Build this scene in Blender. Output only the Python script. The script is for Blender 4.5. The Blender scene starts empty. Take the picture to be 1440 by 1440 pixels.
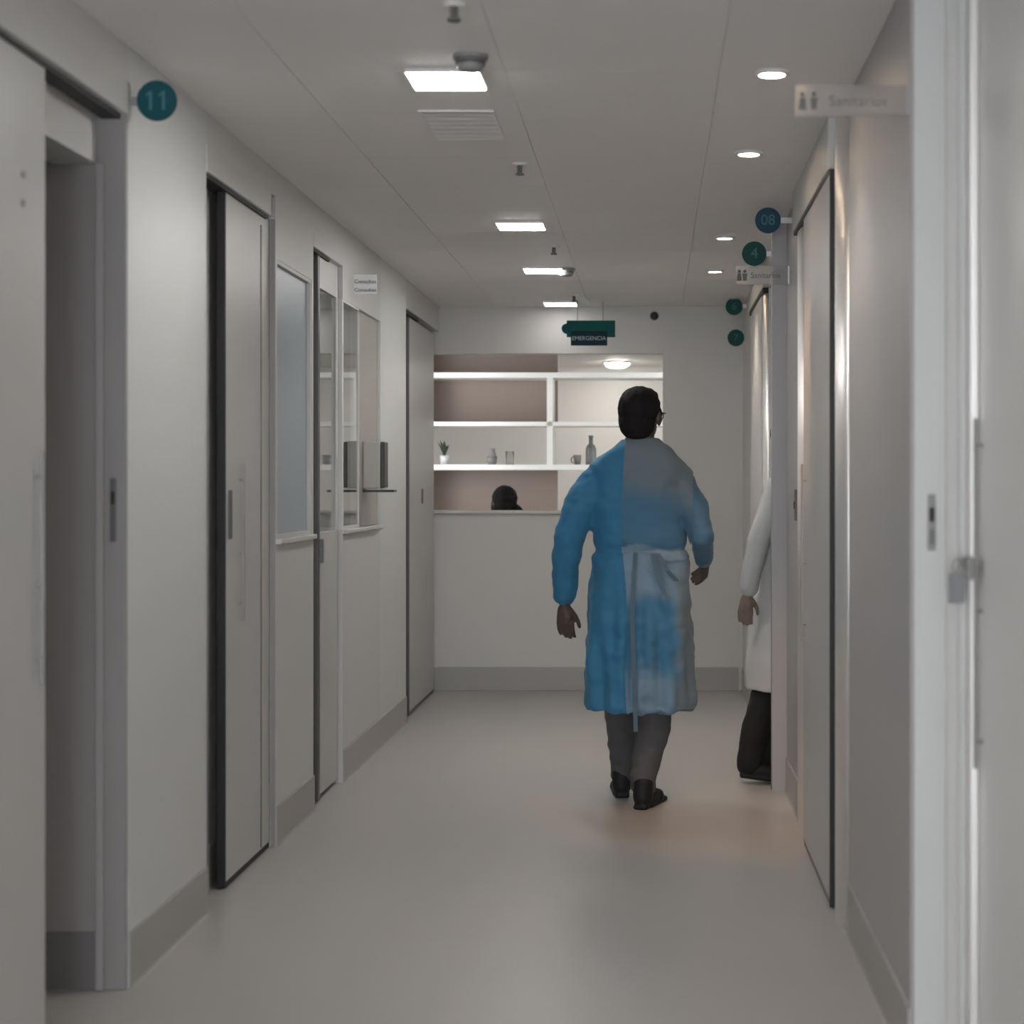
import bpy, bmesh, math, random
from mathutils import Vector, Matrix, noise

C = bpy.context.scene.collection
SC = bpy.context.scene
random.seed(4)
R = math.radians

# ------------------------------------------------------------------ camera, world, exposure
EYE = 1.35
F = 2400.0                       # focal length in pixels of the 1440 frame
cam_d = bpy.data.cameras.new('camera')
cam = bpy.data.objects.new('camera', cam_d)
C.objects.link(cam)
cam.location = (0, 0, EYE)
cam.rotation_euler = (R(90), 0, 0)
cam_d.sensor_width = 36
cam_d.lens = F / 1440 * 36
cam_d.shift_x = -198 / 1440
cam_d.shift_y = -37 / 1440
cam_d.clip_start = 0.05
cam_d.dof.use_dof = True
cam_d.dof.focus_distance = 8.0
cam_d.dof.aperture_fstop = 2.8
SC.camera = cam

world = bpy.data.worlds.new('world')
SC.world = world
world.use_nodes = True
world.node_tree.nodes['Background'].inputs[0].default_value = (0.90, 0.95, 1.0, 1)
world.node_tree.nodes['Background'].inputs[1].default_value = 11

vs = SC.view_settings
vs.view_transform = 'Standard'
vs.look = 'None'
vs.gamma = 1
vs.use_curve_mapping = False
vs.exposure = 0.08

# daylight comes in through the open end of the corridor, far behind the viewer
pd = bpy.data.lights.new('daylight_portal', 'AREA')
pd.shape = 'RECTANGLE'; pd.size = 1.84; pd.size_y = 2.36
pd.cycles.is_portal = True
po = bpy.data.objects.new('daylight_portal', pd)
C.objects.link(po)
po.location = (-.409, -3.72, 1.21)
po.rotation_euler = (R(90), 0, 0)

LAMP = 72.0                      # radiance of the square ceiling panels
DOWN = 70.0                      # radiance of the round downlights
SPOT = 15.0                      # watts of each downlight's beam

# ------------------------------------------------------------------ materials
def mat(name, col, rough=0.5, var=0.03, scale=6.0, bump=0.0, metal=0.0, coat=0.0, spec=0.5, trans=0.0,
        emit=None, stretch=(1, 1, 1), sheen=0.0):
    m = bpy.data.materials.new(name)
    m.use_nodes = True
    nt = m.node_tree
    b = nt.nodes['Principled BSDF']
    b.inputs['Roughness'].default_value = rough
    b.inputs['Metallic'].default_value = metal
    b.inputs['Coat Weight'].default_value = coat
    b.inputs['Coat Roughness'].default_value = 0.08
    b.inputs['Specular IOR Level'].default_value = spec
    b.inputs['Transmission Weight'].default_value = trans
    b.inputs['Sheen Weight'].default_value = sheen
    tc = nt.nodes.new('ShaderNodeTexCoord')
    mp = nt.nodes.new('ShaderNodeMapping')
    mp.inputs['Scale'].default_value = stretch
    nz = nt.nodes.new('ShaderNodeTexNoise')
    nz.inputs['Scale'].default_value = scale
    nz.inputs['Detail'].default_value = 4
    mx = nt.nodes.new('ShaderNodeMix')
    mx.data_type = 'RGBA'
    mx.inputs[6].default_value = (*[c * (1 - var) for c in col], 1)
    mx.inputs[7].default_value = (*[min(1, c * (1 + var)) for c in col], 1)
    nt.links.new(tc.outputs['Object'], mp.inputs['Vector'])
    nt.links.new(mp.outputs['Vector'], nz.inputs['Vector'])
    nt.links.new(nz.outputs['Fac'], mx.inputs[0])
    nt.links.new(mx.outputs[2], b.inputs['Base Color'])
    if bump:
        bp = nt.nodes.new('ShaderNodeBump')
        bp.inputs['Strength'].default_value = bump
        bp.inputs['Distance'].default_value = 0.01
        nt.links.new(nz.outputs['Fac'], bp.inputs['Height'])
        nt.links.new(bp.outputs['Normal'], b.inputs['Normal'])
    if emit:
        b.inputs['Emission Color'].default_value = (*emit[:3], 1)
        b.inputs['Emission Strength'].default_value = emit[3]
    return m

M = {
    'wall': mat('wall_paint', (0.60, 0.59, 0.575), 0.45, 0.02, 3),
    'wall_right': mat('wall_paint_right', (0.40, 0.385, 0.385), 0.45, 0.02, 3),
    'pier': mat('pier_paint', (0.63, 0.635, 0.63), 0.42, 0.02, 3),
    'endwall': mat('end_wall_paint', (0.63, 0.61, 0.59), 0.55, 0.02, 3),
    'ceil': mat('ceiling_paint', (0.80, 0.775, 0.76), 0.6, 0.02, 4),
    'slab': mat('ceiling_slab', (0.62, 0.60, 0.59), 0.8, 0.02, 4),
    'floor': mat('floor_vinyl', (0.41, 0.395, 0.38), 0.33, 0.05, 0.9, spec=0.55),
    'skirt': mat('skirting_vinyl', (0.39, 0.375, 0.36), 0.45, 0.03, 3),
    'door': mat('door_laminate', (0.52, 0.51, 0.50), 0.38, 0.02, 3),
    'door_edge': mat('door_edge', (0.55, 0.54, 0.53), 0.35, 0.02, 3),
    'alu': mat('satin_aluminium', (0.95, 0.93, 0.92), 0.42, 0.01, 3, metal=0.85),
    'trim': mat('white_gloss_trim', (0.72, 0.70, 0.69), 0.3, 0.01, 3),
    'header': mat('header_paint', (0.58, 0.57, 0.555), 0.4, 0.02, 3),
    'rubber': mat('black_rubber', (0.02, 0.018, 0.02), 0.6, 0.1, 30),
    'dark': mat('dark_plastic', (0.035, 0.033, 0.033), 0.4, 0.1, 30),
    'steel': mat('brushed_steel', (0.42, 0.41, 0.42), 0.35, 0.08, 8, metal=1, stretch=(1, 1, 20)),
    'dsteel': mat('dark_steel', (0.16, 0.155, 0.16), 0.4, 0.08, 8, metal=0.7),
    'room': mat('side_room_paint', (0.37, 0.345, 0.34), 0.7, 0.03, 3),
    'jamb_shade': mat('shaded_jamb_paint', (0.28, 0.265, 0.26), 0.5, 0.03, 3),  # pier colour darkened to stand for shade on the jamb faces
    'skirt_shade': mat('shaded_skirting_vinyl', (0.22, 0.205, 0.205), 0.5, 0.03, 3),  # skirting colour darkened to stand for the unlit room
    'shade': mat('room_panel_beige', (0.42, 0.40, 0.365), 0.55, 0.02, 3),
    'frost': mat('frosted_blue_glass', (0.42, 0.50, 0.56), 0.35, 0.02, 2, trans=0.15),
    'glass': mat('clear_glass', (0.85, 0.9, 0.88), 0.02, 0.0, 2, trans=1.0),
    'tumbler': mat('thin_tumbler_glass', (0.92, 0.94, 0.93), 0.08, 0.0, 2, trans=1.0),
    'acrylic': mat('frosted_acrylic', (0.86, 0.85, 0.84), 0.25, 0.01, 2, trans=0.95),
    'teal': mat('teal_plastic', (0.012, 0.085, 0.105), 0.65, 0.05, 6, spec=0.2),
    'blue': mat('petrol_blue_plastic', (0.025, 0.075, 0.115), 0.65, 0.05, 6, spec=0.2),
    'green': mat('dark_green_plastic', (0.02, 0.085, 0.075), 0.65, 0.05, 6, spec=0.2),
    'digit': mat('pale_teal_print', (0.05, 0.17, 0.2), 0.5, 0.02, 6),
    'print': mat('grey_print', (0.14, 0.135, 0.13), 0.6, 0.02, 6),
    'print2': mat('pale_grey_print', (0.20, 0.19, 0.19), 0.6, 0.02, 6),
    'exit': mat('exit_sign_green', (0.008, 0.10, 0.09), 0.65, 0.05, 6, spec=0.2),
    'exit2': mat('exit_sign_dark', (0.012, 0.035, 0.05), 0.65, 0.05, 6, spec=0.2),
    'pale': mat('pale_print', (0.45, 0.55, 0.58), 0.5, 0.02, 6),
    'lamp': mat('panel_diffuser', (0.9, 0.9, 0.9), 0.5, 0, 2, emit=(1, 0.985, 0.96, LAMP)),
    'lamp_dim': mat('panel_diffuser_dim', (0.9, 0.9, 0.9), 0.5, 0, 2, emit=(1, 0.985, 0.96, LAMP * .12)),
    'down': mat('downlight_lens', (0.9, 0.85, 0.8), 0.5, 0, 2, emit=(1, 0.78, 0.56, DOWN)),
    'roomlamp': mat('room_lamp_diffuser', (0.9, 0.9, 0.85), 0.5, 0, 2, emit=(1, 0.95, 0.88, 54)),
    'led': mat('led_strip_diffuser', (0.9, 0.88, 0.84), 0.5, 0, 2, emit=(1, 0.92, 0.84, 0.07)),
    'shelf': mat('white_shelf', (0.78, 0.76, 0.72), 0.4, 0.02, 4),
    'brown': mat('taupe_panel', (0.265, 0.20, 0.168), 0.55, 0.06, 3, stretch=(1, 1, 8)),
    'backroom': mat('back_room_paint', (0.76, 0.745, 0.715), 0.6, 0.02, 3),
    'grey': mat('grey_plastic', (0.30, 0.295, 0.29), 0.5, 0.03, 6),
    'dgrey': mat('dark_grey_plastic', (0.13, 0.128, 0.125), 0.5, 0.03, 6),
    'white': mat('white_plastic', (0.72, 0.71, 0.70), 0.4, 0.02, 6),
    'gown': mat('blue_gown_fabric', (0.03, 0.15, 0.28), 0.75, 0.12, 14, bump=0.15, stretch=(1, 1, 0.35), sheen=0.1),
    'gown2': None,
    'gown2_plain': mat('pale_blue_gown_fabric', (0.125, 0.20, 0.275), 0.75, 0.14, 10, bump=0.15, stretch=(1, 1, 0.35), sheen=0.1),
    'tie': mat('light_blue_tie', (0.17, 0.26, 0.345), 0.75, 0.08, 20),
    'coat': mat('white_coat_fabric', (0.52, 0.52, 0.515), 0.75, 0.05, 14, bump=0.15),
    'trouser': mat('charcoal_trousers', (0.085, 0.085, 0.09), 0.8, 0.1, 18, bump=0.15),
    'black': mat('black_fabric', (0.008, 0.007, 0.007), 0.85, 0.15, 18, bump=0.1),
    'shoe': mat('black_leather', (0.010, 0.010, 0.011), 0.6, 0.1, 20, spec=0.3),
    'skin': mat('brown_skin', (0.085, 0.055, 0.043), 0.55, 0.08, 18),
    'skin2': mat('tan_skin', (0.24, 0.17, 0.14), 0.55, 0.08, 18),
    'hair': mat('black_hair', (0.010, 0.0085, 0.0085), 0.8, 0.3, 60, bump=0.3, stretch=(1, 1, 0.2), spec=0.2),
    'eye': mat('eye_white', (0.6, 0.58, 0.55), 0.2, 0.02, 6),
    'leaf': mat('dark_green_leaf', (0.03, 0.045, 0.03), 0.5, 0.15, 20),
    'stone': mat('grey_stoneware', (0.22, 0.21, 0.20), 0.5, 0.05, 20),
    'wine': mat('grey_green_bottle', (0.16, 0.17, 0.155), 0.25, 0.05, 20),
    'tag': mat('grey_tag', (0.24, 0.245, 0.265), 0.5, 0.03, 10),
    'shirt': mat('dark_shirt', (0.05, 0.05, 0.055), 0.8, 0.1, 18),
}

def dyed(name):
    """gown cloth whose colour follows the cloth's own dye attribute (sheer, paler zones of the garment)"""
    m = mat(name, (0.5, 0.5, 0.5), 0.75, 0.0, 14, bump=0.15, stretch=(1, 1, 0.35), sheen=0.1)
    nt = m.node_tree
    at_ = nt.nodes.new('ShaderNodeAttribute'); at_.attribute_name = 'dye'
    nt.links.new(at_.outputs['Color'], nt.nodes['Principled BSDF'].inputs['Base Color'])
    return m
M['gown'] = dyed('blue_gown_fabric_dyed')
M['gown2'] = dyed('pale_blue_gown_fabric_dyed')

M['tumbler'].node_tree.nodes['Principled BSDF'].inputs['IOR'].default_value = 1.08
# ------------------------------------------------------------------ object helpers
W = {}                                           # world origin of every object made here

def link(name, me, parent=None, origin=None):
    """me has world-space vertices; the object's origin goes to the base of its box."""
    co = [v.co for v in me.vertices]
    lo = Vector((min(c[i] for c in co) for i in range(3)))
    hi = Vector((max(c[i] for c in co) for i in range(3)))
    org = Vector(origin) if origin else Vector(((lo.x + hi.x) / 2, (lo.y + hi.y) / 2, lo.z))
    me.transform(Matrix.Translation(-org))
    o = bpy.data.objects.new(name, me)
    C.objects.link(o)
    if parent:
        o.parent = parent
        o.location = org - W[parent.name]
    else:
        o.location = org
    W[o.name] = org
    return o

def obj(name, bm, m, parent=None, smooth=False, origin=None):
    bmesh.ops.recalc_face_normals(bm, faces=bm.faces[:])
    me = bpy.data.meshes.new(name)
    bm.to_mesh(me)
    bm.free()
    me.materials.append(M[m])
    if smooth:
        for p in me.polygons:
            p.use_smooth = True
    return link(name, me, parent, origin)

def empty(name, loc, label=None, cat=None, group=None, kind=None):
    o = bpy.data.objects.new(name, None)
    C.objects.link(o)
    o.location = loc
    o.empty_display_size = 0.05
    W[o.name] = Vector(loc)
    return tag(o, label, cat, group, kind)

def tag(o, label=None, cat=None, group=None, kind=None):
    if label: o['label'] = label
    if cat: o['category'] = cat
    if group: o['group'] = group
    if kind: o['kind'] = kind
    return o

def box_bm(b, bevel=0.0, segs=2):
    x0, x1, y0, y1, z0, z1 = b
    bm = bmesh.new()
    bmesh.ops.create_cube(bm, size=1)
    for v in bm.verts:
        v.co = Vector(((x0 + x1) / 2 + v.co.x * (x1 - x0), (y0 + y1) / 2 + v.co.y * (y1 - y0), (z0 + z1) / 2 + v.co.z * (z1 - z0)))
    if bevel:
        bmesh.ops.bevel(bm, geom=bm.edges[:], offset=bevel, segments=segs, affect='EDGES', profile=0.5)
    return bm

def box(name, b, m, parent=None, bevel=0.0, **k):
    return obj(name, box_bm(b, bevel), m, parent, **k)

def cyl_bm(c, r, h, axis='Z', seg=24, r2=None, bevel=0.0):
    """closed cylinder or cone frustum; c is the centre."""
    bm = bmesh.new()
    bmesh.ops.create_cone(bm, cap_ends=True, segments=seg, radius1=r, radius2=r if r2 is None else r2, depth=h)
    if bevel:
        es = [e for e in bm.edges if len(e.link_faces) == 2 and any(len(f.verts) > 4 for f in e.link_faces)]
        bmesh.ops.bevel(bm, geom=es, offset=bevel, segments=2, affect='EDGES')
    rot = {'Z': Matrix(), 'X': Matrix.Rotation(R(90), 4, 'Y'), 'Y': Matrix.Rotation(R(90), 4, 'X')}[axis]
    bmesh.ops.transform(bm, matrix=Matrix.Translation(c) @ rot, verts=bm.verts[:])
    return bm

def cyl(name, c, r, h, m, parent=None, axis='Z', **k):
    sm = k.pop('smooth', False)
    return obj(name, cyl_bm(c, r, h, axis, **k), m, parent, smooth=sm)

def lathe_bm(c, prof, seg=20):
    bm = bmesh.new()
    rings = []
    for r, z in prof:
        if r < 1e-5:
            rings.append([bm.verts.new((c[0], c[1], c[2] + z))])
        else:
            rings.append([bm.verts.new((c[0] + r * math.cos(2 * math.pi * i / seg), c[1] + r * math.sin(2 * math.pi * i / seg), c[2] + z)) for i in range(seg)])
    for a, b in zip(rings, rings[1:]):
        for i in range(seg):
            j = (i + 1) % seg
            if len(a) == 1 and len(b) == 1: continue
            if len(a) == 1: bm.faces.new((a[0], b[i], b[j]))
            elif len(b) == 1: bm.faces.new((a[i], b[0], a[j]))
            else: bm.faces.new((a[i], a[j], b[j], b[i]))
    for ring in (rings[0], rings[-1]):
        if len(ring) > 2: bm.faces.new(ring)
    return bm

def add_frustum(bm, p, q, r0, r1, seg=14):
    p, q = Vector(p), Vector(q)
    d = q - p
    if d.length < 1e-6: return
    rot = d.to_track_quat('Z', 'Y').to_matrix().to_4x4()
    bmesh.ops.create_cone(bm, cap_ends=True, segments=seg, radius1=r0, radius2=r1, depth=d.length,
                          matrix=Matrix.Translation((p + q) / 2) @ rot)

def add_ball(bm, c, r, rz=0.0, seg=16, tilt=None):
    r = (r, r, r) if not hasattr(r, '__len__') else r
    m = Matrix.Translation(c) @ Matrix.Rotation(rz, 4, 'Z')
    if tilt: m = m @ tilt
    bmesh.ops.create_uvsphere(bm, u_segments=seg, v_segments=seg // 2 + 2, radius=1, matrix=m @ Matrix.Diagonal((*r, 1)))

def limb(bm, pts, rads):
    for i, (p, r) in enumerate(zip(pts, rads)):
        add_ball(bm, p, r)
        if i: add_frustum(bm, pts[i - 1], p, rads[i - 1], r)

def tube_bm(pts, r, seg=8):
    bm = bmesh.new()
    pts = [Vector(p) for p in pts]
    rings = []
    for i, p in enumerate(pts):
        d = (pts[min(i + 1, len(pts) - 1)] - pts[max(i - 1, 0)]).normalized()
        q = d.to_track_quat('Z', 'Y').to_matrix()
        rings.append([bm.verts.new(p + q @ Vector((r * math.cos(2 * math.pi * k / seg), r * math.sin(2 * math.pi * k / seg), 0))) for k in range(seg)])
    for a, b in zip(rings, rings[1:]):
        for k in range(seg):
            bm.faces.new((a[k], a[(k + 1) % seg], b[(k + 1) % seg], b[k]))
    bm.faces.new(rings[0]); bm.faces.new(rings[-1])
    return bm

def remesh(bm, voxel, smooth=4, fold=None):
    """union of the closed shells in bm as one continuous skin, world-space mesh returned"""
    me = bpy.data.meshes.new('tmp')
    bmesh.ops.recalc_face_normals(bm, faces=bm.faces[:])
    bm.to_mesh(me); bm.free()
    o = bpy.data.objects.new('tmp', me)
    C.objects.link(o)
    r = o.modifiers.new('r', 'REMESH'); r.mode = 'VOXEL'; r.voxel_size = voxel
    s = o.modifiers.new('s', 'SMOOTH'); s.factor = 0.5; s.iterations = smooth
    dg = bpy.context.evaluated_depsgraph_get()
    out = bpy.data.meshes.new_from_object(o.evaluated_get(dg))
    bpy.data.objects.remove(o); bpy.data.meshes.remove(me)
    if fold:
        ns = [v.normal.copy() for v in out.vertices]
        for v, n in zip(out.vertices, ns):
            v.co = v.co + n * fold(v.co, n)
    return out

def skin(name, bm, voxel, m, parent, smooth=4, fold=None):
    me = remesh(bm, voxel, smooth, fold)
    me.name = name
    me.materials.clear(); me.materials.append(M[m])
    for p in me.polygons: p.use_smooth = True
    return link(name, me, parent)

def shell(name, src, m, parent, keep, off, thick=0.0, fix=None):
    """a separate layer of cloth: the faces of src (an object) that pass keep(centre, normal), moved out by off"""
    org = W[src.name]
    bm = bmesh.new(); bm.from_mesh(src.data)
    bmesh.ops.delete(bm, geom=[f for f in bm.faces if not keep(f.calc_center_median() + org, f.normal)], context='FACES')
    ns = {v: v.normal.copy() for v in bm.verts}
    for v in bm.verts: v.co = v.co + org + ns[v] * (off(v.co + org) if callable(off) else off)
    if fix:
        for v in bm.verts:
            if v.is_boundary: v.co = fix(v.co)
    if thick:
        bmesh.ops.solidify(bm, geom=bm.faces[:], thickness=-thick)
    return obj(name, bm, m, parent, smooth=True)

def text(name, s, size, loc, m, parent, face='-Y', depth=0.001, align='CENTER'):
    cu = bpy.data.curves.new('tmp', 'FONT')
    cu.body = s; cu.size = size; cu.extrude = depth; cu.align_x = align; cu.align_y = 'CENTER'
    o = bpy.data.objects.new('tmp', cu); C.objects.link(o)
    dg = bpy.context.evaluated_depsgraph_get()
    me = bpy.data.meshes.new_from_object(o.evaluated_get(dg))
    bpy.data.objects.remove(o); bpy.data.curves.remove(cu)
    me.transform(Matrix.Translation(loc) @ Matrix.Rotation(R(90), 4, 'X'))
    me.materials.clear(); me.materials.append(M[m])
    return link(name, me, parent)

# ------------------------------------------------------------------ the shell of the corridor
L, N, LO = -1.41, -1.49, -1.61         # left wall: pier face, niche face, outer face
RW, RO = 0.593, 0.753                  # right wall: face, outer face
CZ = 2.53                              # ceiling
END, END2 = 11.25, 11.37
BACK = -3.6
HZ = 2.345                             # underside of the door headers

box('floor', (-3.4, 2.6, BACK - 0.2, 17.2, -0.1, 0), 'floor')['kind'] = 'structure'
ceil = empty('ceiling', (0, 0, CZ), kind='structure')
box('slab', (-3.4, 2.6, BACK - 0.2, 17.2, CZ + 0.004, CZ + 0.1), 'slab', ceil)
cols = [(L, -1.03), (-1.03, -0.42), (-0.42, 0.19), (0.19, RW)]
PITCH = 0.62
proto = {}
for k in range(-13, 11):
    y0 = 4.86 + k * PITCH
    y1 = min(y0 + PITCH, END)
    for ci, (x0, x1) in enumerate(cols):
        key = (ci, round(y1 - y0, 3))
        g = 0.001
        if key not in proto:
            proto[key] = box('ceiling_panel', (x0 + g, x1 - g, y0 + g, y1 - g, CZ, CZ + 0.004), 'ceil', ceil)
        else:
            o = proto[key].copy(); C.objects.link(o); o.parent = ceil
            o.location = Vector(((x0 + x1) / 2, (y0 + y1) / 2, CZ)) - W[ceil.name]
box('ceiling_panel', (-2.3, 1.5, END2, 17.0, CZ, CZ + 0.004), 'backroom', ceil)

# left wall: piers stand proud, doors sit in niches
wl = empty('wall_left', (L, 4, 0), kind='structure')
top = CZ + 0.004
box('pier', (LO, L, BACK, 2.55, 0, top), 'pier', wl)
box('pier', (LO, L, 4.585, 5.39, 0, top), 'pier', wl)
# pier holding the blue window
box('pier', (LO, L, 6.38, 7.09, 0, 1.15), 'wall', wl)
box('lintel', (LO, L, 6.38, 7.09, 2.2, top), 'wall', wl)
box('pier', (LO, L, 6.38, 6.405, 1.15, 2.2), 'wall', wl)
box('pier', (LO, L, 7.055, 7.09, 1.15, 2.2), 'wall', wl)
# pier holding the reflecting window, then the beige recess and the far pier
box('pier', (LO, L, 7.76, 8.21, 0, 1.15), 'wall', wl)
box('lintel', (LO, L, 7.76, 8.21, 2.2, top), 'wall', wl)
box('pier', (LO, L, 8.21, 8.83, 0, 1.15), 'wall', wl)
box('wall_panel', (LO, L - 0.015, 8.21, 8.83, 1.15, 2.2), 'shade', wl)
box('lintel', (LO, L, 8.21, 8.83, 2.2, top), 'wall', wl)
box('pier', (LO, L, 8.83, 9.75, 0, top), 'pier', wl)
# niche backs
box('niche_back', (LO, N, 2.55, 3.55, 0, top), 'wall', wl)
box('niche_lintel', (LO, N, 3.55, 4.585, 2.212, top), 'wall', wl)
box('niche_back', (LO, N, 5.39, 6.38, 0, top), 'wall', wl)
box('niche_back', (LO, N, 7.09, 7.20, 0, top), 'wall', wl)
box('niche_lintel', (LO, N, 7.20, 7.76, 2.2, top), 'wall', wl)
box('niche_back', (LO, N, 7.20, 7.76, 0, 1.0), 'wall', wl)
box('niche_back', (LO, N, 9.75, END2, 0, top), 'wall', wl)
for y0, y1 in ((2.55, 4.585), (5.39, 6.38), (7.09, 7.76), (9.75, END)):
    box('niche_lintel', (N, L, y0, y1, 2.43, top), 'wall', wl)

# the dark side room seen through the first doorway and the one behind the windows
r1 = empty('wall_side_room', (-2.4, 3.6, 0), kind='structure')
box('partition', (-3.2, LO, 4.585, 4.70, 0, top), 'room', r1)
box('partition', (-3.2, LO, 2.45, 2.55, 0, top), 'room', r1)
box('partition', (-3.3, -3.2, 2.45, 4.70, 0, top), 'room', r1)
box('skirting_strip', (-3.2, LO, 4.573, 4.585, 0, 0.155), 'skirt', r1)
r2 = empty('wall_treatment_room', (-2.4, 7.4, 0), kind='structure')
box('partition', (-3.2, LO, 8.3, 8.4, 0, top), 'room', r2)
box('partition', (-3.2, LO, 6.2, 6.3, 0, top), 'room', r2)
box('partition', (-3.3, -3.2, 6.2, 8.4, 0, top), 'room', r2)

# right wall
wr = empty('wall_right', (RW, 5, 0), kind='structure')
box('wall_run', (RW, RO, BACK, 2.3, 0, top), 'wall', wr)
box('lintel', (RW, RO, 2.3, 3.93, 2.505, top), 'wall', wr)
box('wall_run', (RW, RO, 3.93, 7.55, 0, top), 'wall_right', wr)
box('pier', (0.528, RO, 7.55, 7.63, 0, top), 'wall_right', wr)
box('lintel', (RW, RO, 7.63, 8.72, 2.36, top), 'wall', wr)
box('wall_run', (RW, RO, 8.72, END2, 0, top), 'wall', wr)
r3 = empty('wall_side_passage', (1.5, 8.2, 0), kind='structure')
box('partition', (RO, 2.3, 7.45, 7.55, 0, top), 'wall', r3)
box('partition', (RO, 2.3, 8.85, 8.95, 0, top), 'wall', r3)
box('partition', (2.3, 2.4, 7.45, 8.95, 0, top), 'wall', r3)

wb = empty('wall_back', (-.4, BACK, 0), kind='structure')
box('wall_run', (LO, -1.33, BACK - .12, BACK, 0, top), 'wall', wb)
box('wall_run', (.51, RO, BACK - .12, BACK, 0, top), 'wall', wb)
box('lintel', (-1.33, .51, BACK - .12, BACK, 2.4, top), 'wall', wb)

# end wall with its hatch
HX0, HX1, HB, HT = -1.62, 0.066, 1.163, 2.222
we = empty('wall_end', (-0.4, END, 0), kind='structure')
box('wall_run', (LO - 0.6, RO, END, END2, 0, HB), 'endwall', we)
box('wall_run', (LO - 0.6, RO, END, END2, HT, top), 'endwall', we)
box('wall_run', (HX1, RO, END, END2, HB, HT), 'endwall', we)
# room behind the hatch
rb = empty('wall_back_room', (-0.4, 14, 0), kind='structure')
box('partition', (-2.4, 1.6, 17.0, 17.1, 0, top), 'backroom', rb)
box('partition', (-2.4, -2.3, END2, 17.0, 0, top), 'backroom', rb)
box('partition', (1.5, 1.6, END2, 17.0, 0, top), 'backroom', rb)

# coved skirting, same vinyl as the floor
bl = empty('baseboard_left', (L, 4, 0), kind='structure')
def skirting(parent, x, s, y0, y1, m='skirt', h=0.15):
    """s = +1: stands out towards +x"""
    bm = bmesh.new()
    prof = [(0, 0), (0.011, 0), (0.008, 0.005), (0.0065, 0.012), (0.006, 0.03), (0.006, h - 0.006), (0.003, h), (0, h)]
    a = [bm.verts.new((x + s * p, y0, z)) for p, z in prof]
    b = [bm.verts.new((x + s * p, y1, z)) for p, z in prof]
    n = len(prof)
    for i in range(n): bm.faces.new((a[i], a[(i + 1) % n], b[(i + 1) % n], b[i]))
    bm.faces.new(a); bm.faces.new(b)
    return obj('skirting_strip', bm, m, parent)
for y0, y1 in ((BACK, 2.55), (4.585, 5.39), (6.38, 7.09), (7.76, 9.75)):
    skirting(bl, L, 1, y0, y1)
skirting(bl, N, 1, 5.39, 6.38); skirting(bl, N, 1, 7.09, 7.76); skirting(bl, N, 1, 9.75, END)
br = empty('baseboard_right', (RW, 5, 0), kind='structure')
for y0, y1 in ((BACK, 2.3), (3.93, 5.14), (6.86, 7.55), (9.97, END)):
    skirting(br, RW, -1, y0, y1)
be = empty('baseboard_end', (0, END, 0), kind='structure')
box('skirting_strip', (N, RW - 0.03, END - 0.012, END, 0, 0.155), 'skirt', be, bevel=0.003)

# windows in the left wall
w1 = empty('window_1', (L, 6.73, 1.15), 'bluish frosted window pane in the left wall beyond the slim door', 'window', kind='structure')
box('pane', (L - 0.03, L - 0.018, 6.42, 7.04, 1.165, 2.185), 'frost', w1)
for b in ((6.405, 6.42, 1.15, 2.2), (7.04, 7.055, 1.15, 2.2), (6.42, 7.04, 1.15, 1.165), (6.42, 7.04, 2.185, 2.2)):
    box('window_frame', (L - 0.05, L - 0.002, *b), 'wall', w1)
box('window_sill', (L - 0.02, L + 0.02, 6.39, 7.07, 1.13, 1.15), 'wall', w1, bevel=0.004)
w2 = empty('window_2', (L, 8.0, 1.15), 'narrow clear window reflecting the lit shelves, in the left wall', 'window', kind='structure')
box('pane', (L - 0.016, L - 0.008, 7.79, 8.20, 1.165, 2.19), 'glass', w2)
for b in ((7.76, 7.79, 1.15, 2.2), (8.20, 8.21, 1.15, 2.2), (7.79, 8.20, 1.15, 1.165), (7.79, 8.20, 2.19, 2.2)):
    box('window_frame', (L - 0.05, L - 0.002, *b), 'trim', w2)
box('window_sill', (L - 0.02, L + 0.02, 7.77, 8.82, 1.13, 1.15), 'wall', w2, bevel=0.004)

# ------------------------------------------------------------------ doors
def bar_handle(parent, x, s, y, z0, z1, m='grey'):
    """flat pull bar on two stand-offs"""
    b = box('bar_handle', (min(x + s * .012, x + s * .020), max(x + s * .012, x + s * .020), y - .005, y + .005, z0, z1), m, parent, bevel=.002)
    for z in (z0 + .06, (z0 + z1) / 2 - .04, z1 - .06):
        cyl('stand_off', (x + s * .007, y, z), .004, .014, m, b, axis='X', seg=10)

def casing(parent, y, rx, ry, h):
    """bowed vertical metal casing: a flat ellipse in plan, its back half sunk in the wall"""
    bm = cyl_bm((0, 0, h / 2), 1, h, seg=40)
    for v in bm.verts: v.co = Vector((RW + v.co.x * rx, y + v.co.y * ry, v.co.z))
    o = obj('metal_casing', bm, 'alu', parent)
    for p in o.data.polygons: p.use_smooth = abs(p.normal.z) < .5
    return o

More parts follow.
